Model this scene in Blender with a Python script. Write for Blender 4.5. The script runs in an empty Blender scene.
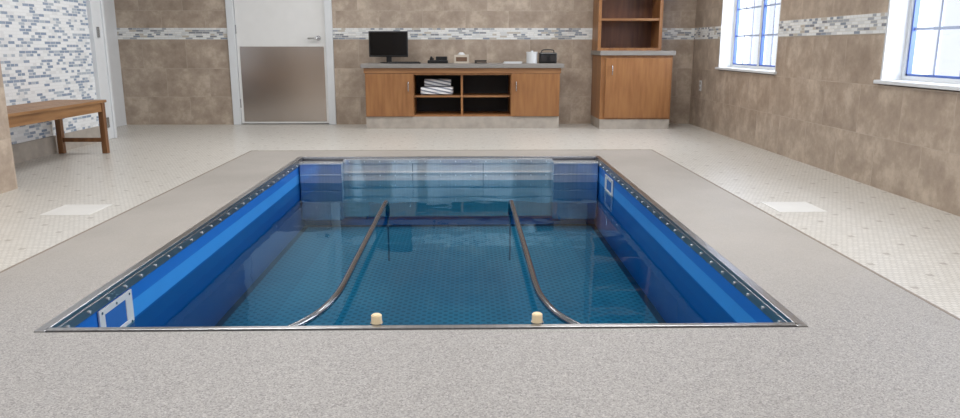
import bpy, bmesh, math
from mathutils import Vector, Matrix
D=bpy.data; C=bpy.context; S=C.scene

def lin(c):
    return tuple(((v/255)/12.92 if v/255<=0.04045 else ((v/255+0.055)/1.055)**2.4) for v in c)+(1.0,)

# ---------------------------------------------------------------- materials
class NT:
    def __init__(s,name):
        s.m=D.materials.new(name); s.m.use_nodes=True; s.t=s.m.node_tree; s.n=s.t.nodes; s.l=s.t.links
        s.b=s.n['Principled BSDF']; s.out=s.n['Material Output']
    def new(s,t,**k):
        n=s.n.new(t)
        for a,v in k.items(): setattr(n,a,v)
        return n
    def link(s,a,b): s.l.new(a,b)
    def val(s,sock,v):
        if hasattr(v,'is_output') : s.l.new(v,sock)
        else: sock.default_value=v
    def math(s,op,a,b=0.0,c=None):
        n=s.new('ShaderNodeMath',operation=op); s.val(n.inputs[0],a); s.val(n.inputs[1],b)
        if c is not None: s.val(n.inputs[2],c)
        return n.outputs[0]
    def mix(s,f,a,b,bt='MIX'):
        n=s.new('ShaderNodeMix',data_type='RGBA',blend_type=bt)
        s.val(n.inputs[0],f); s.val(n.inputs[6],a); s.val(n.inputs[7],b); return n.outputs[2]
    def ramp(s,f,stops,interp='LINEAR'):
        n=s.new('ShaderNodeValToRGB'); r=n.color_ramp; r.interpolation=interp
        while len(r.elements)<len(stops): r.elements.new(0.5)
        for e,(p,c) in zip(r.elements,stops): e.position=p; e.color=c
        s.val(n.inputs[0],f); return n.outputs[0]
    def noise(s,vec,scale,detail=3,rough=.5):
        n=s.new('ShaderNodeTexNoise'); n.inputs['Scale'].default_value=scale
        n.inputs['Detail'].default_value=detail; n.inputs['Roughness'].default_value=rough
        if vec is not None: s.link(vec,n.inputs['Vector'])
        return n.outputs['Fac']
    def pos(s): return s.new('ShaderNodeNewGeometry').outputs['Position']
    def sep(s,v):
        n=s.new('ShaderNodeSeparateXYZ'); s.link(v,n.inputs[0]); return n.outputs
    def comb(s,x,y,z=0.0):
        n=s.new('ShaderNodeCombineXYZ'); s.val(n.inputs[0],x); s.val(n.inputs[1],y); s.val(n.inputs[2],z); return n.outputs[0]
    def bump(s,h,strength=.2,dist=.01):
        n=s.new('ShaderNodeBump'); s.val(n.inputs['Strength'],strength); n.inputs['Distance'].default_value=dist
        s.val(n.inputs['Height'],h); s.link(n.outputs[0],s.b.inputs['Normal'])
    def fin(s,col=None,rough=.5,metal=0.0,spec=.5):
        if col is not None: s.val(s.b.inputs['Base Color'],col)
        s.val(s.b.inputs['Roughness'],rough); s.val(s.b.inputs['Metallic'],metal)
        s.b.inputs['Specular IOR Level'].default_value=spec
        return s.m

def plain(name,c,rough=.5,metal=0.0,var=.06,scale=8,spec=.5):
    t=NT(name); p=t.pos(); f=t.noise(p,scale)
    a=tuple(max(0,x*(1-var)) for x in lin(c)[:3])+(1,); b=tuple(min(1,x*(1+var)) for x in lin(c)[:3])+(1,)
    return t.fin(t.ramp(f,[(.3,a),(.7,b)]),rough,metal,spec)

def travertine(name,axis,lightf=1.0):
    t=NT(name); p=t.pos(); o=t.sep(p)
    u=o[0] if axis=='x' else o[1]
    v=t.comb(u,t.math('ADD',o[2],0.0))
    br=t.new('ShaderNodeTexBrick'); br.offset=.5
    t.link(v,br.inputs['Vector'])
    br.inputs['Color1'].default_value=(0,0,0,1); br.inputs['Color2'].default_value=(1,1,1,1); br.inputs['Mortar'].default_value=(.5,.5,.5,1)
    br.inputs['Scale'].default_value=1; br.inputs['Mortar Size'].default_value=.0022; br.inputs['Mortar Smooth'].default_value=.1
    br.inputs['Brick Width'].default_value=.50; br.inputs['Row Height'].default_value=.327
    sh=t.new('ShaderNodeVectorMath',operation='ADD'); t.link(p,sh.inputs[0])
    off=t.new('ShaderNodeVectorMath',operation='SCALE'); t.link(br.outputs['Color'],off.inputs[0]); off.inputs['Scale'].default_value=7
    t.link(off.outputs[0],sh.inputs[1])
    n1=t.noise(sh.outputs[0],4.4,7,.70)
    n2=t.noise(sh.outputs[0],16,4,.6)
    k=lightf
    def L(c): return tuple(min(1,x*k) for x in lin(c)[:3])+(1,)
    c1=t.ramp(n1,[(.34,L((137,120,105))),(.5,L((163,146,130))),(.66,L((198,183,166)))])
    c2=t.mix(t.math('MULTIPLY',n2,.4),c1,L((194,180,165)))
    c3=t.mix(t.math('MULTIPLY',t.sep(br.outputs['Color'])[0],.12),c2,L((142,126,112)))
    col=t.mix(t.math('MULTIPLY',br.outputs['Fac'],.38),c3,L((194,182,168)))
    t.bump(t.math('SUBTRACT',1.0,br.outputs['Fac']),.15,.002)
    return t.fin(col,.36)

def mosaic(name,axis,bw,rh,stops,mortar):
    t=NT(name); p=t.pos(); o=t.sep(p)
    u=o[0] if axis=='x' else o[1]
    v=t.comb(u,t.math('ADD',o[2],.003))
    br=t.new('ShaderNodeTexBrick'); br.offset=.5; br.offset_frequency=2; br.squash=.6; br.squash_frequency=3
    t.link(v,br.inputs['Vector'])
    br.inputs['Color1'].default_value=(0,0,0,1); br.inputs['Color2'].default_value=(1,1,1,1); br.inputs['Mortar'].default_value=(.5,.5,.5,1)
    br.inputs['Scale'].default_value=1; br.inputs['Mortar Size'].default_value=rh*.09
    br.inputs['Brick Width'].default_value=bw; br.inputs['Row Height'].default_value=rh
    c=t.ramp(t.sep(br.outputs['Color'])[0],stops,'CONSTANT')
    col=t.mix(br.outputs['Fac'],c,mortar)
    t.bump(t.math('SUBTRACT',1.0,br.outputs['Fac']),.3,.002)
    return t.fin(col,.22)

mos_stops=[(0,lin((222,224,224))),(.34,lin((138,147,160))),(.44,lin((230,230,228))),(.58,lin((164,168,174))),(.70,lin((208,210,211))),(.82,lin((134,137,145))),(.90,lin((188,181,170)))]
M_trav_x=travertine('travertine_tile_x','x'); M_trav_y=travertine('travertine_tile_y','y')
M_trav_l=travertine('travertine_tile_pale','y',1.08)
M_band_x=mosaic('glass_mosaic_band_x','x',.080,.0215,mos_stops,lin((208,206,200)))
M_band_y=mosaic('glass_mosaic_band_y','y',.080,.0215,mos_stops,lin((208,206,200)))
big_stops=[(0,lin((234,236,238))),(.36,lin((148,162,182))),(.50,lin((236,238,240))),(.62,lin((176,186,198))),(.76,lin((222,224,226))),(.88,lin((136,152,174)))]
M_mos_big=mosaic('blue_white_mosaic','y',.085,.025,big_stops,lin((228,230,231)))

def floor_mosaic(name='cream_floor_mosaic',k=1.0,dotf=.5):
    t=NT(name); p=t.pos(); o=t.sep(p)
    br=t.new('ShaderNodeTexBrick'); br.offset=.5
    t.link(p,br.inputs['Vector'])
    L=lambda c: tuple(min(1,x*k) for x in lin(c)[:3])+(1,)
    br.inputs['Color1'].default_value=L((215,212,206)); br.inputs['Color2'].default_value=L((202,199,192)); br.inputs['Mortar'].default_value=L((180,176,170))
    br.inputs['Scale'].default_value=1; br.inputs['Mortar Size'].default_value=.0022
    br.inputs['Brick Width'].default_value=.026; br.inputs['Row Height'].default_value=.026
    sz=.312
    def dots(ox,oy,r):
        fx=t.math('SUBTRACT',t.math('FRACT',t.math('ADD',t.math('DIVIDE',o[0],sz),ox)),.5)
        fy=t.math('SUBTRACT',t.math('FRACT',t.math('ADD',t.math('DIVIDE',o[1],sz),oy)),.5)
        m=t.math('MAXIMUM',t.math('ABSOLUTE',fx),t.math('ABSOLUTE',fy))
        return t.math('LESS_THAN',m,r)
    d=t.math('MAXIMUM',dots(0,0,.045),dots(.5,.5,.045))
    c=t.mix(t.math('MULTIPLY',d,dotf),br.outputs['Color'],lin((120,108,98)))
    n=t.noise(p,1.1,4)
    c=t.mix(t.ramp(n,[(.35,(0,0,0,1)),(.7,(.2,.2,.2,1))]),c,lin((190,186,179)))
    return t.fin(c,.33)
M_floor=floor_mosaic()
M_drain=plain('white_drain_cover',(227,226,223),.4,var=.02)
M_drain_gap=plain('drain_slot_dark',(166,164,160),.6)

def deck():
    t=NT('speckled_deck_coating'); p=t.pos(); o=t.sep(p)
    vo=t.new('ShaderNodeTexVoronoi'); vo.inputs['Scale'].default_value=270; t.link(p,vo.inputs['Vector'])
    g=t.sep(vo.outputs['Color'])[0]
    n2=t.noise(p,1.6,4); n4=t.noise(p,40,3)
    c=t.ramp(g,[(0,lin((122,120,120))),(.18,lin((144,141,140))),(.5,lin((164,161,159))),(.85,lin((176,173,171))),(1,lin((196,193,191)))])
    c=t.mix(t.math('MULTIPLY',n4,.4),c,lin((158,155,153)))
    side=t.ramp(n2,[(.3,lin((158,152,145))),(.7,lin((174,168,161)))])
    side=t.mix(.22,side,c)
    mr=t.new('ShaderNodeMapRange'); mr.interpolation_type='SMOOTHSTEP'
    mr.inputs['From Min'].default_value=2.05; mr.inputs['From Max'].default_value=3.4; t.link(o[1],mr.inputs['Value'])
    col=t.mix(mr.outputs[0],c,side)
    return t.fin(col,.52,0,.35)
M_deck=deck()
M_edge=plain('deck_edge_strip',(138,126,114),.5)

def wood(name,a,b,axis='z'):
    t=NT(name); p=t.pos(); o=t.sep(p)
    sc={'z':(14,14,1.6),'x':(1.6,14,14),'y':(14,1.6,14)}[axis]
    v=t.comb(t.math('MULTIPLY',o[0],sc[0]),t.math('MULTIPLY',o[1],sc[1]),t.math('MULTIPLY',o[2],sc[2]))
    n=t.noise(v,1.8,4,.5)
    c=t.ramp(n,[(.3,lin(a)),(.7,lin(b))])
    t.bump(n,.05,.002)
    return t.fin(c,.4)
M_wood=wood('maple_veneer',(134,89,52),(158,111,68))
M_woodx=wood('maple_veneer_horizontal',(132,90,56),(158,114,74),'x')
M_wood_dk=wood('cherry_veneer',(84,48,30),(112,70,44))
M_wood_bench=wood('oiled_teak',(128,90,54),(162,120,78),'y')
M_wood_bench2=wood('oiled_teak_leg',(104,68,40),(138,96,60))
M_dark=plain('dark_cabinet_interior',(36,31,31),.6)
M_white=plain('white_paint',(216,219,222),.35,var=.02)
M_whitedoor=plain('white_door_paint',(226,226,225),.4,var=.02)
M_ceil=plain('ceiling_paint',(232,232,228),.9,var=.02)
M_grey=plain('grey_laminate',(136,132,128),.35)
M_greytile=plain('grey_base_tile',(170,162,153),.5,var=.14,scale=10)
M_black=plain('black_plastic',(18,18,20),.3)
M_screen=plain('monitor_screen_glass',(8,9,12),.12)
M_cream=plain('cream_plastic_cap',(250,230,192),.2)
M_bluevinyl=plain('blue_window_gasket',(76,104,174),.4)
M_muntin=plain('pale_blue_muntin',(172,184,210),.4)
M_box=plain('tissue_box_card',(196,186,172),.7)
M_boxdk=plain('brown_card',(110,84,66),.7)

def steel(name,c,r=.28,axis='z',metal=1.0,lo=.8,bs=.05,fq=30):
    t=NT(name); p=t.pos(); o=t.sep(p)
    k={'z':(fq,fq,.7),'x':(.7,fq,fq),'y':(fq,.7,fq)}[axis]
    v=t.comb(t.math('MULTIPLY',o[0],k[0]),t.math('MULTIPLY',o[1],k[1]),t.math('MULTIPLY',o[2],k[2]))
    n=t.noise(v,2,4,.6)
    a=tuple(x*lo for x in lin(c)[:3])+(1,)
    t.bump(n,bs,.003)
    return t.fin(t.ramp(n,[(.3,a),(.7,lin(c))]),r,metal)
M_steel=steel('brushed_stainless',(196,198,200),.25)
def panel_steel(name,a,b,bs=.5,metal=.6):
    t=NT(name); p=t.pos(); o=t.sep(p)
    v=t.comb(t.math('MULTIPLY',o[0],2.6),0.0,t.math('MULTIPLY',o[2],1.2))
    n=t.noise(v,1.5,1,.4)
    v2=t.comb(t.math('MULTIPLY',o[0],40.0),0.0,t.math('MULTIPLY',o[2],2.0))
    n2=t.noise(v2,1.6,3,.6)
    t.bump(n,bs,.05)
    return t.fin(t.ramp(n2,[(.3,lin(a)),(.7,lin(b))]),.14,metal)
M_panel=panel_steel('pool_panel_stainless',(222,224,226),(238,239,240),.55,.58)
M_cblk=panel_steel('pool_corner_stainless',(168,184,208),(184,198,220),.3,.65)
M_seam=plain('dark_panel_seam',(84,92,104),.5)
M_steelrim=steel('pool_rim_stainless',(186,186,188),.3,'y')
M_chrome=steel('polished_stainless',(200,202,204),.12)
M_rail=steel('handrail_stainless',(142,145,150),.2)
M_kick=steel('kick_plate_stainless',(198,190,184),.2,'z',1.0,.95,.15,2)
M_bolt=plain('bolt_stainless',(196,200,204),.35,.4)

def liner():
    t=NT('blue_pool_liner'); p=t.pos(); o=t.sep(p)
    n=t.noise(p,5,3)
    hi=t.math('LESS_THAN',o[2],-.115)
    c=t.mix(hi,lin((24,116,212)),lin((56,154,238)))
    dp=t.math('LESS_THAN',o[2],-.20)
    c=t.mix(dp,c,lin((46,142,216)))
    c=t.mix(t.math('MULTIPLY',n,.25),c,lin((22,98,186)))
    return t.fin(c,.35)
M_liner=liner()
def poolfloor():
    t=NT('dimpled_pool_floor'); p=t.pos(); o=t.sep(p)
    def grid(ox,oy,sz,r):
        fx=t.math('SUBTRACT',t.math('FRACT',t.math('ADD',t.math('DIVIDE',o[0],sz),ox)),.5)
        fy=t.math('SUBTRACT',t.math('FRACT',t.math('ADD',t.math('DIVIDE',o[1],sz),oy)),.5)
        d2=t.math('ADD',t.math('MULTIPLY',fx,fx),t.math('MULTIPLY',fy,fy))
        return t.math('LESS_THAN',d2,r*r)
    d=t.math('MAXIMUM',grid(0,0,.060,.2),grid(.5,.5,.060,.2))
    n=t.noise(p,1.2,3)
    base=t.ramp(n,[(.3,lin((68,136,160))),(.7,lin((94,162,178)))])
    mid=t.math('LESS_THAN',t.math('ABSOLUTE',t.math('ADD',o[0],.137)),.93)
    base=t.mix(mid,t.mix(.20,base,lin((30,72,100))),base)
    c=t.mix(t.math('MULTIPLY',d,.55),base,lin((22,66,96)))
    return t.fin(c,.5)
M_pf=poolfloor()
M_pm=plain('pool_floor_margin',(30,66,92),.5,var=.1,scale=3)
def water():
    t=NT('pool_water'); p=t.pos()
    o=t.sep(p)
    n=t.noise(t.comb(o[0],o[1],0.0),3.2,2,.5)
    b=t.new('ShaderNodeBump'); b.inputs['Strength'].default_value=.08; b.inputs['Distance'].default_value=.03
    t.link(n,b.inputs['Height'])
    fr=t.new('ShaderNodeFresnel'); fr.inputs['IOR'].default_value=1.28; t.link(b.outputs[0],fr.inputs['Normal'])
    tr=t.new('ShaderNodeBsdfTransparent'); tr.inputs[0].default_value=(.33,.65,.77,1)
    gl=t.new('ShaderNodeBsdfGlossy'); gl.inputs['Roughness'].default_value=.025; gl.inputs['Color'].default_value=(.56,.76,.88,1)
    t.link(b.outputs[0],gl.inputs['Normal'])
    mx=t.new('ShaderNodeMixShader'); t.link(fr.outputs[0],mx.inputs[0]); t.link(tr.outputs[0],mx.inputs[1]); t.link(gl.outputs[0],mx.inputs[2])
    t.link(mx.outputs[0],t.out.inputs['Surface']); t.n.remove(t.b)
    return t.m
M_water=water()
def glass():
    t=NT('window_glass')
    tr=t.new('ShaderNodeBsdfTransparent'); gl=t.new('ShaderNodeBsdfGlossy'); gl.inputs['Roughness'].default_value=.03
    n=t.noise(t.pos(),3); tr_c=t.ramp(n,[(.3,(.96,.97,1,1)),(.7,(.98,.99,1,1))]); t.link(tr_c,tr.inputs[0])
    mx=t.new('ShaderNodeMixShader'); mx.inputs[0].default_value=.06
    t.link(tr.outputs[0],mx.inputs[1]); t.link(gl.outputs[0],mx.inputs[2]); t.link(mx.outputs[0],t.out.inputs['Surface']); t.n.remove(t.b)
    return t.m
M_glass=glass()

# ---------------------------------------------------------------- mesh helpers
def finish(name,bm,mats,loc,parent=None,smooth=False):
    """bm in world coordinates; origin put at loc"""
    bm.normal_update()
    me=D.meshes.new(name); bm.transform(Matrix.Translation(-Vector(loc))); bm.to_mesh(me); bm.free()
    for m in (mats if isinstance(mats,(list,tuple)) else [mats]): me.materials.append(m)
    if smooth:
        for p in me.polygons: p.use_smooth=True
    ob=D.objects.new(name,me); C.collection.objects.link(ob)
    ob.location=Vector(loc)
    if parent is not None:
        ob.parent=parent; ob.location=Vector(loc)-wloc(parent)
    return ob
def wloc(o):
    v=Vector(o.location)
    while o.parent is not None:
        o=o.parent; v+=o.location
    return v
def addbox(bm,b,mi=0,bev=0.0):
    x0,x1,y0,y1,z0,z1=b
    r=bmesh.ops.create_cube(bm,size=1)
    vs=r['verts']
    for v in vs:
        v.co=Vector(((x0+x1)/2+v.co.x*(x1-x0),(y0+y1)/2+v.co.y*(y1-y0),(z0+z1)/2+v.co.z*(z1-z0)))
    fs=set(f for v in vs for f in v.link_faces)
    for f in fs: f.material_index=mi
    if bev>0:
        es=list(set(e for v in vs for e in v.link_edges))
        bmesh.ops.bevel(bm,geom=es,offset=bev,segments=2,affect='EDGES',profile=.5)
def boxes(name,bl,mats,parent=None,loc=None,bev=0.0,smooth=False):
    bm=bmesh.new()
    for b in bl:
        mi=b[6] if len(b)>6 else 0
        addbox(bm,b[:6],mi,bev)
    if loc is None:
        loc=((min(b[0] for b in bl)+max(b[1] for b in bl))/2,(min(b[2] for b in bl)+max(b[3] for b in bl))/2,min(b[4] for b in bl))
    return finish(name,bm,mats,loc,parent,smooth)
def empty(name,loc,label,cat,**k):
    o=D.objects.new(name,None); o.empty_display_size=.1; C.collection.objects.link(o); o.location=loc
    o['label']=label; o['category']=cat
    for a,v in k.items(): o[a]=v
    return o
def tag(o,label,cat,**k):
    o['label']=label; o['category']=cat
    for a,v in k.items(): o[a]=v
    return o
def addcyl(bm,c,r,h,axis='z',seg=20,r2=None,mi=0):
    m=Matrix.Translation(Vector(c))
    if axis=='x': m=m@Matrix.Rotation(math.pi/2,4,'Y')
    if axis=='y': m=m@Matrix.Rotation(math.pi/2,4,'X')
    r_=bmesh.ops.create_cone(bm,cap_ends=True,segments=seg,radius1=r,radius2=r if r2 is None else r2,depth=h,matrix=m)
    for f in set(f for v in r_['verts'] for f in v.link_faces): f.material_index=mi
def addtube(bm,pts,r,seg=12):
    P=[Vector(p) for p in pts]; Q=[]
    for i in range(len(P)-1):
        p0=P[max(i-1,0)];p1=P[i];p2=P[i+1];p3=P[min(i+2,len(P)-1)]
        for k in range(8):
            t=k/8
            Q.append(.5*((2*p1)+(-p0+p2)*t+(2*p0-5*p1+4*p2-p3)*t*t+(-p0+3*p1-3*p2+p3)*t**3))
    Q.append(P[-1])
    up=Vector((1,0,0)); rings=[]
    for i,q in enumerate(Q):
        d=(Q[min(i+1,len(Q)-1)]-Q[max(i-1,0)]).normalized()
        u=up-d*up.dot(d)
        if u.length<1e-4: u=d.orthogonal()
        u.normalize(); w=d.cross(u); up=u
        rings.append([bm.verts.new(q+r*(math.cos(a)*u+math.sin(a)*w)) for a in [2*math.pi*j/seg for j in range(seg)]])
    for a,b in zip(rings,rings[1:]):
        for j in range(seg):
            f=bm.faces.new((a[j],a[(j+1)%seg],b[(j+1)%seg],b[j])); f.smooth=True
    bm.faces.new(rings[0][::-1]); bm.faces.new(rings[-1])

# ---------------------------------------------------------------- layout constants
YB=8.80; XR=2.68; XL=-2.92; XM=-3.57; XC=-4.02; YF=-2.5; ZC=2.75
PX0,PX1,PY0,PY1=-1.370,1.095,2.285,6.10
BX0,BX1,BY1=-1.90,1.66,6.52
B0,B1=.985,1.115
WZ=-.19

T=.04
w=.028
fl=[
 (BX0,PX0-w,YF,BY1,-T,0,0),(PX1+w,BX1,YF,BY1,-T,0,0),(PX0-w,PX1+w,YF,PY0-w,-T,0,0),(PX0-w,PX1+w,PY1+w,BY1,-T,0,0),
 (XL-.02,BX0-.012,YF,YB+.2,-T,0,1),(BX1+.012,XR+.02,YF,YB,-T,0,1),(BX0-.012,BX1+.012,BY1+.012,YB+.2,-T,0,1),(XC-.02,XL-.02,4.7,YB,-T,0,1),
 (BX0-.012,BX0,YF,BY1,-T,.001,2),(BX1,BX1+.012,YF,BY1,-T,.001,2),(BX0-.012,BX1+.012,BY1,BY1+.012,-T,.001,2)]
o=boxes('floor',fl,[M_deck,M_floor,M_edge],loc=(0,3,-T)); tag(o,'cream mosaic tile floor with speckled grey pool deck','floor',kind='structure')

DX0,DX1,DZ=-2.74,-1.55,2.12
def wall_pieces(segs,y0,y1):
    out=[]
    for a,b in segs:
        out+= [(a,b,y0,y1,0,B0,0),(a,b,y0,y1,B1,ZC,0),(a,b,y0-.004,y1,B0,B1,1)]
    return out
wb=wall_pieces([(XC,DX0),(DX1,XR+.3)],YB,YB+.2)+[(DX0,DX1,YB,YB+.2,DZ,ZC,0),(DX0,DX1,YB+.13,YB+.2,-.01,DZ,0)]  # block behind door leaf added to stop sky light leaking underneath
o=boxes('wall_back',wb,[M_trav_x,M_band_x],loc=(0,YB,0)); tag(o,'brown travertine tile wall with glass mosaic band','wall',kind='structure')

wins=[(6.42,7.90),(3.10,4.78)]; SZ=.69; WT=1.95
def rpieces(y0,y1):
    return [(XR,XR+.3,y0,y1,0,B0,0),(XR,XR+.3,y0,y1,B1,ZC,0),(XR-.004,XR+.3,y0,y1,B0,B1,1)]
wr=rpieces(7.90,YB)+rpieces(4.78,6.42)+rpieces(YF,3.10)
for a,b in wins: wr+=[(XR,XR+.3,a,b,0,SZ-.03,0),(XR,XR+.3,a,b,WT,ZC,0)]
o=boxes('wall_right',wr,[M_trav_y,M_band_y],loc=(XR,4,0)); tag(o,'brown travertine tile wall with glass mosaic band and windows','wall',kind='structure')

for i,(a,b) in enumerate(wins):
    e=empty('window_%d'%(i+1),(XR+.15,(a+b)/2,SZ),'white framed window with pale muntins and deep sill','window',kind='structure')
    boxes('reveal',[(XR+.002,XR+.3,b-.02,b,SZ,WT),(XR+.002,XR+.3,a,a+.02,SZ,WT),(XR+.002,XR+.3,a,b,WT-.02,WT)],M_white,e)
    boxes('sill',[(XR-.025,XR+.3,a-.03,b+.03,SZ-.022,SZ+.002)],M_white,e,bev=.005)
    gx=XR+.13; a2,b2=a+.02,b-.02
    boxes('window_frame',[(gx,gx+.06,a2,a2+.030,SZ,WT-.02),(gx,gx+.06,b2-.030,b2,SZ,WT-.02),(gx,gx+.06,a2+.030,b2-.030,SZ,SZ+.030),(gx,gx+.06,a2+.030,b2-.030,WT-.05,WT-.02),
        (gx,gx+.06,(a+b)/2-.02,(a+b)/2+.02,SZ+.030,WT-.05)],M_white,e)
    sash=[]
    for s0,s1 in ((a2+.030,(a+b)/2-.02),((a+b)/2+.02,b2-.030)):
        sash+=[(gx+.006,gx+.036,s0,s0+.016,SZ+.030,WT-.05),(gx+.006,gx+.036,s1-.016,s1,SZ+.030,WT-.05),(gx+.006,gx+.036,s0,s1,SZ+.030,SZ+.044)]
    boxes('sash',sash,M_bluevinyl,e)
    mu=[]
    for s0,s1 in ((a2+.046,(a+b)/2-.036),((a+b)/2+.036,b2-.046)):
        for q in (1/3,2/3):
            yy=s0+(s1-s0)*q; mu.append((gx+.022,gx+.030,yy-.010,yy+.010,SZ+.044,WT-.05))
        for k in range(1,4):
            z=SZ+.05+k*.27; mu.append((gx+.023,gx+.029,s0,s1,z-.009,z+.009))
    boxes('muntin_grid',mu,M_muntin,e)
    boxes('glass_pane',[(gx+.031,gx+.034,a2+.030,b2-.030,SZ+.030,WT-.05)],M_glass,e)

# left walls
o=boxes('wall_left',[(XL-.9,XL,YF,4.76,0,B0,0),(XL-.9,XL-.001,YF,4.759,B0,ZC,1)],[M_trav_l,M_mos_big],loc=(XL,2,0)); tag(o,'pale tile wall with mosaic above','wall',kind='structure')
YE=7.24
o=boxes('wall_shower',[(XM-.18,XM,4.76,YE,0,ZC)],M_mos_big,loc=(XM,6,0)); tag(o,'blue and white glass mosaic wall behind bench','wall',kind='structure')
o=boxes('baseboard_shower',[(XM,XM+.015,4.77,YE-.02,0,.15)],M_greytile); tag(o,'grey tile cove base below mosaic wall','baseboard',kind='structure')
o=boxes('wall_corridor',[(XC-.2,XC,7.0,YB+.2,0,ZC)],M_white,loc=(XC,8,0)); tag(o,'white painted return wall','wall',kind='structure')
o=boxes('wall_corridor_end',[(XC,XM-.18,6.9,7.1,0,ZC)],M_white); tag(o,'white return wall behind the mosaic wall','wall',kind='structure')
e=empty('door_2',(XM,YE+.14,0),'white metal door frame beside mosaic wall','door frame',kind='structure')
boxes('jamb',[(XM-.18,XM+.04,YE,YE+.06,0,2.3),(XM-.18,XM+.015,YE+.06,YE+.24,0,2.3),(XM-.18,XM+.03,YE+.24,YE+.28,0,2.3)],M_white,e,bev=.004)
for z0 in (.99,.12): boxes('hinge',[(XM+.015,XM+.027,YE+.10,YE+.15,z0,z0+.10)],M_steel,e)
# front wall (behind the camera); opening added for bright streaks in pool panel
FW0,FW1,FZ0,FZ1=-1.3,1.0,.5,2.1
o=boxes('wall_front',[(XL-.9,FW0,YF-.2,YF,0,ZC),(FW1,XR+.3,YF-.2,YF,0,ZC),(FW0,FW1,YF-.2,YF,0,FZ0),(FW0,FW1,YF-.2,YF,FZ1,ZC)],M_trav_x,loc=(0,YF,0)); tag(o,'brown travertine tile wall with opening added for reflections','wall',kind='structure')
e=empty('window_3',((FW0+FW1)/2,YF-.1,FZ0),'unseen window added for bright reflections in the pool panel','window',kind='structure')
boxes('window_frame',[(FW0,FW1,YF-.12,YF-.06,FZ0,FZ0+.06),(FW0,FW1,YF-.12,YF-.06,FZ1-.06,FZ1)]+[(FW0+k*(FW1-FW0-.07)/3,FW0+k*(FW1-FW0-.07)/3+.07,YF-.12,YF-.06,FZ0+.06,FZ1-.06) for k in range(4)],M_white,e)
boxes('glass_pane',[(FW0+.01,FW1-.01,YF-.095,YF-.09,FZ0+.06,FZ1-.06)],M_glass,e)
o=boxes('ceiling',[(XC-.2,XR+.3,YF-.2,YB+.2,ZC,ZC+.1)],M_ceil,loc=(0,3,ZC)); tag(o,'white flat ceiling','ceiling',kind='structure')

# door
e=empty('door_1',((DX0+DX1)/2,YB,0),'white door with stainless kick plate and lever','door',kind='structure')
fw=.075
boxes('door_frame',[(DX0-.01,DX0+fw,YB-.03,YB+.12,0,DZ),(DX1-fw,DX1+.01,YB-.03,YB+.12,0,DZ),(DX0+fw,DX1-fw,YB-.03,YB+.12,DZ-fw,DZ)],M_white,e,bev=.005)
boxes('door_leaf',[(DX0+fw+.004,DX1-fw-.004,YB+.012,YB+.057,.012,DZ-fw-.004)],M_whitedoor,e)
boxes('kick_plate',[(DX0+fw+.035,DX1-fw-.03,YB+.006,YB+.0125,.035,.905)],M_kick,e)
hxx=DX1-fw-.085
bm=bmesh.new(); addcyl(bm,(hxx,YB+.002,1.0),.028,.022,'y'); addcyl(bm,(hxx,YB-.025,1.0),.010,.05,'y')
addtube(bm,[(hxx,YB-.045,1.0),(hxx-.045,YB-.048,1.0),(hxx-.115,YB-.046,.997)],.010)
finish('door_handle',bm,M_chrome,(hxx,YB,1.0),e)
for z in (.25,1.1,1.9): boxes('hinge',[(DX0+fw-.004,DX0+fw+.010,YB-.002,YB+.014,z-.05,z+.05)],M_steel,e)

# ---------------------------------------------------------------- pool
P=empty('therapy_pool',((PX0+PX1)/2,(PY0+PY1)/2,0),'sunken rectangular hydrotherapy pool with blue liner and steel rim','pool')
PZ=-.58
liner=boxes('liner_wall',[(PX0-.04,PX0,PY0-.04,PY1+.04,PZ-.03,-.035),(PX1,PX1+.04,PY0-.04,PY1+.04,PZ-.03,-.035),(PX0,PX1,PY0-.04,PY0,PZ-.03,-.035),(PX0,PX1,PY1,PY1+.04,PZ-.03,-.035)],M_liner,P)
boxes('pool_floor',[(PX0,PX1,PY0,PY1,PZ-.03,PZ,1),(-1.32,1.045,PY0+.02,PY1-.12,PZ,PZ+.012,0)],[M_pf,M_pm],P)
bm=bmesh.new()
bmesh.ops.create_grid(bm,x_segments=2,y_segments=2,size=.5)
for v in bm.verts: v.co=Vector(((PX0+PX1)/2+v.co.x*(PX1-PX0),(PY0+PY1)/2+v.co.y*(PY1-PY0),WZ))
finish('water',bm,M_water,((PX0+PX1)/2,(PY0+PY1)/2,WZ),P)
rim=boxes('rim',[ (PX0-w,PX0+.008,PY0-w,PY1+w,-.012,.005),(PX1-.008,PX1+w,PY0-w,PY1+w,-.012,.005),
 (PX0,PX1,PY0-w+.008,PY0+.004,-.012,.005),(PX0,PX1,PY1-.004,PY1+w,-.012,.005),
 (PX0-.004,PX0+.010,PY0,PY1,-.050,-.012),(PX1-.010,PX1+.004,PY0,PY1,-.050,-.012),(PX0+.01,PX1-.01,PY0-.004,PY0+.006,-.050,-.012)],M_steelrim,P,loc=(0,4,0),bev=.002)
bm=bmesh.new(); addcyl(bm,(0,0,0),.0062,.008,'x',10); bmL=finish('bolt',bm,M_bolt,(0,0,0),rim)
first=True
for X in (PX0+.013,PX1-.013):
    for k in range(26):
        y=PY0+.10+k*(PY1-PY0-.2)/25
        if first: b=bmL; first=False
        else:
            b=bmL.copy(); C.collection.objects.link(b); b.parent=rim
        b.location=Vector((X,y,-.032))-wloc(rim)
fe=boxes('overflow_panel',[(-1.02,.72,PY1-.03,PY1+.001,-.50,-.012,0),(-1.02,.72,PY1-.045,PY1-.03,-.045,-.012,0),(-1.02,.72,PY1-.05,PY1-.03,-.128,-.118,0),
   (-.45,-.445,PY1-.032,PY1-.0295,-.19,-.045,1),(.14,.145,PY1-.032,PY1-.0295,-.19,-.045,1)],[M_panel,M_seam],P)
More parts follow.
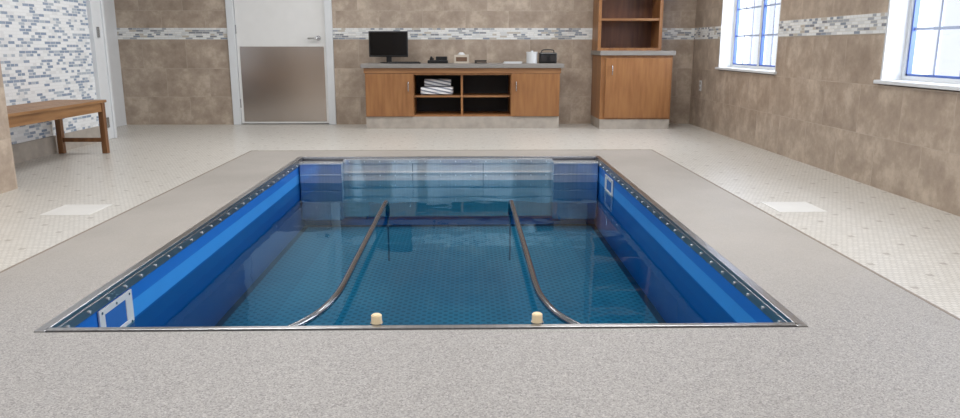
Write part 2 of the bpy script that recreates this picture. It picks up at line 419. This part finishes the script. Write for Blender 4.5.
for zz,off in ((-.029,-.048),(-.148,-.033)):
    for k in range(14):
        b=bmL.copy(); C.collection.objects.link(b); b.parent=fe; b.rotation_euler=(0,0,math.pi/2)
        b.location=Vector((-.97+k*.126,PY1+off,zz))-wloc(fe)
for a,b_ in ((PX0+.01,-1.02),(.72,PX1-.01)):
    boxes('corner_block',[(a,b_,PY1-.14,PY1,-.50,-.04,0),(a,b_,PY1-.15,PY1,-.04,-.028,1),(a,b_,PY1-.146,PY1-.14,-.128,-.120,1)],[M_cblk,M_panel,M_seam],P,bev=.0012)
def vframe(X,y0,y1,z0,z1,s):
    t=.026
    x0,x1=(X,X+.008*s) if s>0 else (X-.008,X)
    f=boxes('inlet_frame',[(x0,x1,y0,y1,z0,z0+t),(x0,x1,y0,y1,z1-t,z1),(x0,x1,y0,y0+t*1.6,z0+t,z1-t),(x0,x1,y1-t*2.2,y1,z0+t,z1-t)],M_white,P,bev=.002)
    xs=x1 if s>0 else x0
    for yy in (y0+.02,(y0+y1)/2,y1-.025):
        for zz in (z0+t/2,z1-t/2):
            bm=bmesh.new(); addcyl(bm,(xs,yy,zz),.0055,.004,'x',10); finish('screw',bm,M_steel,(xs,yy,zz),f)
    boxes('light_lens',[((x0+x1)/2-.001,(x0+x1)/2+.001,y0+t*1.6,y1-t*2.2,z0+t,z1-t)],M_lens,f)
M_lens=plain('blue_inlet_lens',(58,112,190),.15)
vframe(PX0+.002,2.60,2.87,-.20,-.058,1)
vframe(PX1-.002,5.35,5.65,-.20,-.068,-1)
def rail(x,s):
    bm=bmesh.new(); z=-.125
    addtube(bm,[(x,4.985,-.245),(x,4.985,-.20),(x,4.95,-.15),(x,4.85,z),(x,4.5,z),(x,3.9,z),(x,3.4,z),(x,3.1,z),(x+.01*s,2.92,z),(x+.05*s,2.74,z-.004),(x+.13*s,2.60,z-.01),(x+.24*s,2.50,z-.02),(x+.32*s,2.40,z-.03),(x+.34*s,2.288,z-.04)],.0150,14)
    r=finish('handrail',bm,M_rail,(x,4,PZ),P,False)
    bm=bmesh.new(); addcyl(bm,(x,4.985,(PZ+.012-.235)/2),.006,abs(PZ+.012+.235),'z',12)
    finish('support_post',bm,M_pf,(x,4.985,PZ),r)
rail(-.545,-1); rail(.305,1)
for X in (-.30,.235):
    bm=bmesh.new(); addcyl(bm,(X,PY0+.030,-.022),.021,.05,'z',20,None,1); addcyl(bm,(X,PY0+.030,.015),.0185,.03,'z',20,.0175,0); addcyl(bm,(X,PY0+.030,.031),.014,.004,'z',20,None,0); addcyl(bm,(X,PY0+.030,.001),.0215,.006,'z',20,None,1)
    addbox(bm,(X-.012,X+.012,PY0+.006,PY0+.02,-.05,-.02),1)
    finish('rail_socket',bm,[M_cream,M_steel],(X,PY0+.030,-.05),P)

# ---------------------------------------------------------------- drains
for k,X in enumerate((-2.20,1.88)):
    e=empty('floor_drain',(X,4.10,0),'square white floor drain cover set in mosaic floor','drain',group='floor drains')
    h=.135; q=4.10
    boxes('frame',[(X-h,X+h,q-h,q-h+.012,.0005,.003),(X-h,X+h,q+h-.012,q+h,.0005,.003),(X-h,X-h+.012,q-h+.012,q+h-.012,.0005,.003),(X+h-.012,X+h,q-h+.012,q+h-.012,.0005,.003)],M_drain,e)
    boxes('grate',[(X-h+.013,X+h-.013,q-h+.013,q+h-.013,.0004,.001,1)]+[(X-h+.012,X+h-.012,q-h+.015+j*.0268,q-h+.035+j*.0268,.001,.0028,0) for j in range(9)],[M_drain,M_drain_gap],e)

# ---------------------------------------------------------------- bench
by0,by1=4.78,6.44; bx0,bx1=-3.53,-3.09
e=empty('slatted_bench',((bx0+bx1)/2,5.6,0),'oiled teak slatted bench beside mosaic wall','bench')
boxes('seat',[(bx0+j*.0745,bx0+j*.0745+.0655,by0,by1,.435,.458) for j in range(6)],M_wood_bench,e,bev=.004)
boxes('apron',[(bx0+.02,bx0+.045,by0+.07,by1-.07,.36,.435),(bx1-.045,bx1-.02,by0+.07,by1-.07,.36,.435)],M_wood_bench,e,bev=.003)
boxes('end_rail',[(bx0+.055,bx1-.055,by1-.065,by1-.04,.36,.435)],M_wood_bench,e)
boxes('end_rail',[(bx0+.055,bx1-.055,by0+.04,by0+.065,.36,.435)],M_wood_bench,e)
for x in (bx0+.01,bx1-.055):
    for y in (by0+.02,by1-.07):
        boxes('leg',[(x,x+.045,y,y+.05,0,.435)],M_wood_bench2,e,bev=.004)
boxes('stretcher',[(bx0+.055,bx1-.055,by1-.06,by1-.035,.10,.135)],M_wood_bench2,e)

# ---------------------------------------------------------------- low credenza
FY=8.30; BYW=YB-.005
e=empty('credenza',(-.03,8.55,0),'low wood cabinet with open shelves and two doors on tiled plinth','cabinet')
x0,x1=-1.12,1.05; zb=.135; zt=.615
boxes('plinth',[(x0,x1,FY+.01,BYW,0,zb)],M_greytile,e)
a=-.58; m=-.045; c=.50
boxes('body',[(x0,x1,FY+.01,BYW,zb,zb+.02,0),(x0,x1,FY+.01,BYW,zt-.02,zt,0),(x0,x0+.02,FY+.01,BYW,zb+.02,zt-.02,0),(x1-.02,x1,FY+.01,BYW,zb+.02,zt-.02,0),
   (a-.02,a,FY+.01,BYW,zb+.02,zt-.02,0),(c,c+.02,FY+.01,BYW,zb+.02,zt-.02,0),(x0+.02,x1-.02,BYW-.015,BYW,zb+.02,zt-.02,1)],[M_wood,M_dark],e)
boxes('divider',[(m-.012,m+.012,FY+.03,BYW-.016,zb+.02,zt-.02)],M_wood,e)
boxes('shelf',[(a,m-.012,FY+.04,BYW-.016,.348,.368)],M_woodx,e)
boxes('shelf',[(m+.012,c,FY+.04,BYW-.016,.348,.368)],M_woodx,e)
for d0,d1,hx in ((x0+.004,a-.008,a-.06),(c+.008,x1-.004,c+.06)):
    dd=boxes('cabinet_door',[(d0,d1,FY-.010,FY+.009,zb+.004,zt-.004)],M_wood,e,bev=.003)
    bm=bmesh.new(); addtube(bm,[(hx,FY-.011,.52),(hx,FY-.033,.515),(hx,FY-.035,.47),(hx,FY-.033,.425),(hx,FY-.011,.42)],.005,8); finish('handle',bm,M_steel,(hx,FY,.47),dd)
boxes('fascia',[(x0-.01,x1+.01,FY-.012,BYW,zt,.672)],M_woodx,e,bev=.003)
o=boxes('countertop',[(x0-.04,x1+.04,FY-.04,BYW,.672,.72)],M_grey,bev=.005); tag(o,'long grey laminate worktop on low wood cabinet','countertop')

# ---------------------------------------------------------------- tall cabinet
cx0,cx1,cy=1.49,2.28,8.20
e=empty('base_cabinet',((cx0+cx1)/2,8.5,0),'wood base cabinet with door on tiled plinth','cabinet')
boxes('plinth',[(cx0+.005,cx1-.005,cy+.02,BYW,0,.11)],M_greytile,e)
boxes('body',[(cx0,cx1,cy+.02,BYW,.11,.81)],M_wood,e)
d0,d1,hx=cx0+.05,cx1-.02,cx0+.12
dd=boxes('cabinet_door',[(d0,d1,cy,cy+.019,.125,.78)],M_wood,e,bev=.003)
bm=bmesh.new(); addtube(bm,[(hx,cy,.70),(hx,cy-.022,.695),(hx,cy-.024,.65),(hx,cy-.022,.605),(hx,cy,.60)],.005,8); finish('handle',bm,M_steel,(hx,cy,.65),dd)
o=boxes('countertop',[(cx0-.02,cx1+.02,cy-.02,BYW,.81,.86)],M_grey,bev=.005); tag(o,'grey laminate top on wood base cabinet','countertop')
hx0,hx1,hy=1.48,2.20,8.42
e=empty('open_hutch',((hx0+hx1)/2,8.6,.86),'tall dark wood open shelf hutch standing on base cabinet','shelf unit')
boxes('frame',[(hx0,hx0+.035,hy,BYW,.86,2.1,0),(hx1-.035,hx1,hy,BYW,.86,2.1,0),(hx0+.035,hx1-.035,BYW-.015,BYW,.86,2.1,1),(hx0+.035,hx1-.035,hy,BYW-.015,.86,.89,0),(hx0+.035,hx1-.035,hy,BYW-.015,2.06,2.1,0)],[M_wood,M_wood_dk],e)
for z in (1.20,1.56,1.86): boxes('shelf',[(hx0+.035,hx1-.035,hy+.01,BYW-.015,z-.013,z+.013)],M_woodx,e)

# ---------------------------------------------------------------- worktop items
zt=.72
e=empty('computer_monitor',(-.88,8.5,zt),'black flat screen computer monitor on worktop','monitor')
boxes('screen_housing',[(-1.09,-.65,8.49,8.52,zt+.07,zt+.355)],M_black,e,bev=.006)
boxes('screen',[(-1.075,-.665,8.487,8.4895,zt+.09,zt+.34)],M_screen,e)
bm=bmesh.new(); addbox(bm,(-.90,-.84,8.521,8.545,zt+.012,zt+.22),0,.005); addcyl(bm,(-.87,8.53,zt+.006),.10,.012,'z',28); finish('stand',bm,M_black,(-.87,8.53,zt),e)
e=empty('keyboard',(-.70,8.36,zt),'black computer keyboard on worktop','keyboard')
boxes('tray',[(-.86,-.50,8.29,8.415,zt,zt+.014)],M_black,e,bev=.003)
boxes('keys',[(-.85+i*.024,-.85+i*.024+.019,8.298+j*.027,8.298+j*.027+.021,zt+.0142,zt+.021) for i in range(14) for j in range(4)],M_dark,e)
e=empty('desk_phone',(-.31,8.5,zt),'black desk telephone with handset','telephone')
bm=bmesh.new(); addbox(bm,(-.43,-.20,8.42,8.58,zt,zt+.035),0,.008); addbox(bm,(-.34,-.21,8.52,8.575,zt+.03,zt+.075),0,.006); finish('phone_base',bm,M_black,(-.31,8.5,zt),e)
bm=bmesh.new(); addtube(bm,[(-.385,8.44,zt+.055),(-.39,8.5,zt+.068),(-.385,8.56,zt+.055)],.014,10); addcyl(bm,(-.385,8.44,zt+.046),.022,.02); addcyl(bm,(-.385,8.56,zt+.046),.022,.02); finish('handset',bm,M_black,(-.39,8.5,zt+.04),e)
e=empty('tissue_box',(-.05,8.5,zt),'cardboard tissue box with tissue pulled up','tissue box')
boxes('carton',[(-.13,.035,8.45,8.56,zt,zt+.095,0),(-.11,.015,8.4485,8.45,zt+.02,zt+.07,1)],[M_box,M_boxdk],e,bev=.001)
bm=bmesh.new(); addcyl(bm,(-.05,8.505,zt+.108),.045,.026,'z',9,.02); finish('tissue',bm,M_white,(-.05,8.505,zt+.095),e)
e=empty('stapler',(.16,8.45,zt),'small black stapler on grey worktop','stapler')
boxes('stapler_base',[(.10,.24,8.44,8.47,zt,zt+.010)],M_black,e,bev=.002)
bm=bmesh.new(); addbox(bm,(.10,.235,8.442,8.468,zt+.016,zt+.036),0,.004); addbox(bm,(.10,.125,8.444,8.466,zt+.009,zt+.02)); finish('stapler_arm',bm,M_dark,(.16,8.45,zt+.01),e)
e=empty('paper_stack',(.54,8.42,zt),'low stack of white papers','papers')
boxes('sheets',[(.42+.004*k,.62+.003*k,8.32,8.54,zt+.004*k,zt+.004*k+.0035) for k in range(5)],M_white,e)
e=empty('canister',(.75,8.5,zt),'white round canister with knobbed lid','canister')
bm=bmesh.new(); addcyl(bm,(.75,8.5,zt+.055),.062,.11,'z',28); finish('canister_body',bm,M_white,(.75,8.5,zt),e,False)
bm=bmesh.new(); addcyl(bm,(.75,8.5,zt+.118),.065,.016,'z',28); addcyl(bm,(.75,8.5,zt+.132),.014,.014,'z',12); finish('lid',bm,M_white,(.75,8.5,zt+.11),e)
e=empty('portable_radio',(.93,8.5,zt),'compact black radio with carry handle','radio')
boxes('radio_body',[(.83,1.03,8.45,8.56,zt,zt+.12)],M_black,e,bev=.012)
for x in (.88,.98):
    bm=bmesh.new(); addcyl(bm,(x,8.447,zt+.055),.035,.008,'y',22); finish('speaker',bm,M_dark,(x,8.447,zt+.055),e)
bm=bmesh.new(); addtube(bm,[(.86,8.5,zt+.118),(.87,8.5,zt+.145),(.93,8.5,zt+.15),(.99,8.5,zt+.145),(1.0,8.5,zt+.118)],.006,8); finish('carry_handle',bm,M_black,(.93,8.5,zt+.12),e)

# rolled towels lying along the shelf
def striped_terry():
    t=NT('striped_terry'); p=t.pos(); o=t.sep(p)
    s=t.math('FRACT',t.math('MULTIPLY',t.math('ADD',o[2],t.math('MULTIPLY',o[0],.22)),26.0))
    c=t.mix(t.math('LESS_THAN',s,.42),lin((230,231,234)),lin((128,133,146)))
    t.bump(t.noise(p,220,2),.4,.004)
    return t.fin(c,.95)
M_stripe=striped_terry()
def roll(x0,x1,yc,zc,R):
    bm=bmesh.new(); turns=2.6; N=64; th=R/(turns+.6)
    out=[];inn=[]
    for i in range(N+1):
        a=2*math.pi*turns*i/N+math.pi*1.2; r=R-(R-th*.9)*(i/N)
        out.append((yc+r*math.cos(a),zc+r*math.sin(a))); inn.append((yc+(r-th*.82)*math.cos(a),zc+(r-th*.82)*math.sin(a)))
    rows=[]
    for x,k in ((x0,.90),(x0+.015,1),(x1-.015,1),(x1,.90)):
        f=lambda q:(x,yc+(q[0]-yc)*k,zc+(q[1]-zc)*k)
        rows.append(([bm.verts.new(f(q)) for q in out],[bm.verts.new(f(q)) for q in inn]))
    for (A,a_),(B,b_) in zip(rows,rows[1:]):
        for i in range(N):
            bm.faces.new((A[i],A[i+1],B[i+1],B[i])).smooth=True
            bm.faces.new((a_[i],b_[i],b_[i+1],a_[i+1])).smooth=True
        bm.faces.new((A[0],B[0],b_[0],a_[0])); bm.faces.new((A[N],a_[N],b_[N],B[N]))
    for (A,a_) in (rows[0],rows[-1]):
        for i in range(N): bm.faces.new((A[i],a_[i],a_[i+1],A[i+1]))
    bmesh.ops.recalc_face_normals(bm,faces=bm.faces)
    return bm
z0=.368; R=.050
for k,(yc,zc,xa,xb) in enumerate(((8.42,z0+R,-.51,-.15),(8.522,z0+R,-.50,-.14),(8.471,z0+R+.088,-.47,-.17))):
    o=finish('rolled_towel',roll(xa,xb,yc,zc,R),M_stripe,((xa+xb)/2,yc,zc-R))
    tag(o,'grey and white striped rolled towel on cabinet shelf','towel',group='rolled towels on the shelf')

e=empty('wall_outlet',(XR,8.45,.47),'white wall outlet plate on travertine tile wall','outlet'); x,y,z=XR,8.45,.47
boxes('cover_plate',[(x-.006,x-.0005,y-.036,y+.036,z-.058,z+.058)],M_white,e,bev=.001)
for s in (-.025,.025): boxes('receptacle',[(x-.008,x-.006,y-.016,y+.016,z+s-.014,z+s+.014)],M_greytile,e)

# ---------------------------------------------------------------- lights
def area(name,loc,rot,sx,sy,pw,col=(1,1,1)):
    l=D.lights.new(name,'AREA'); l.shape='RECTANGLE'; l.size=sx; l.size_y=sy; l.energy=pw; l.color=col
    o=D.objects.new(name,l); C.collection.objects.link(o); o.location=loc; o.rotation_euler=rot
for x in (-1.6,1.2):
    for y in (.3,3.2,6.6):
        area('ceiling_light',(x,y,ZC-.02),(0,0,0),1.2,.6,36,(1,.985,.97))
for a,b in wins:
    area('window_light',(XR+.75,(a+b)/2,1.45),(0,math.radians(90),0),1.6,1.8,105,(.93,.965,1))
wd=D.worlds.new('sky'); S.world=wd; wd.use_nodes=True
bg=wd.node_tree.nodes['Background']; bg.inputs[0].default_value=(.91,.95,1,1); bg.inputs[1].default_value=1.2

# ---------------------------------------------------------------- camera
cd=D.cameras.new('camera'); cd.sensor_width=36; cd.lens=735/960*36; cd.clip_start=.05
co=D.objects.new('camera',cd); C.collection.objects.link(co)
co.location=(0,0,.9); co.rotation_euler=(math.radians(90-12.43),0,math.radians(-1.09)); S.camera=co
S.view_settings.view_transform='Standard'; S.view_settings.look='None'; S.view_settings.exposure=0
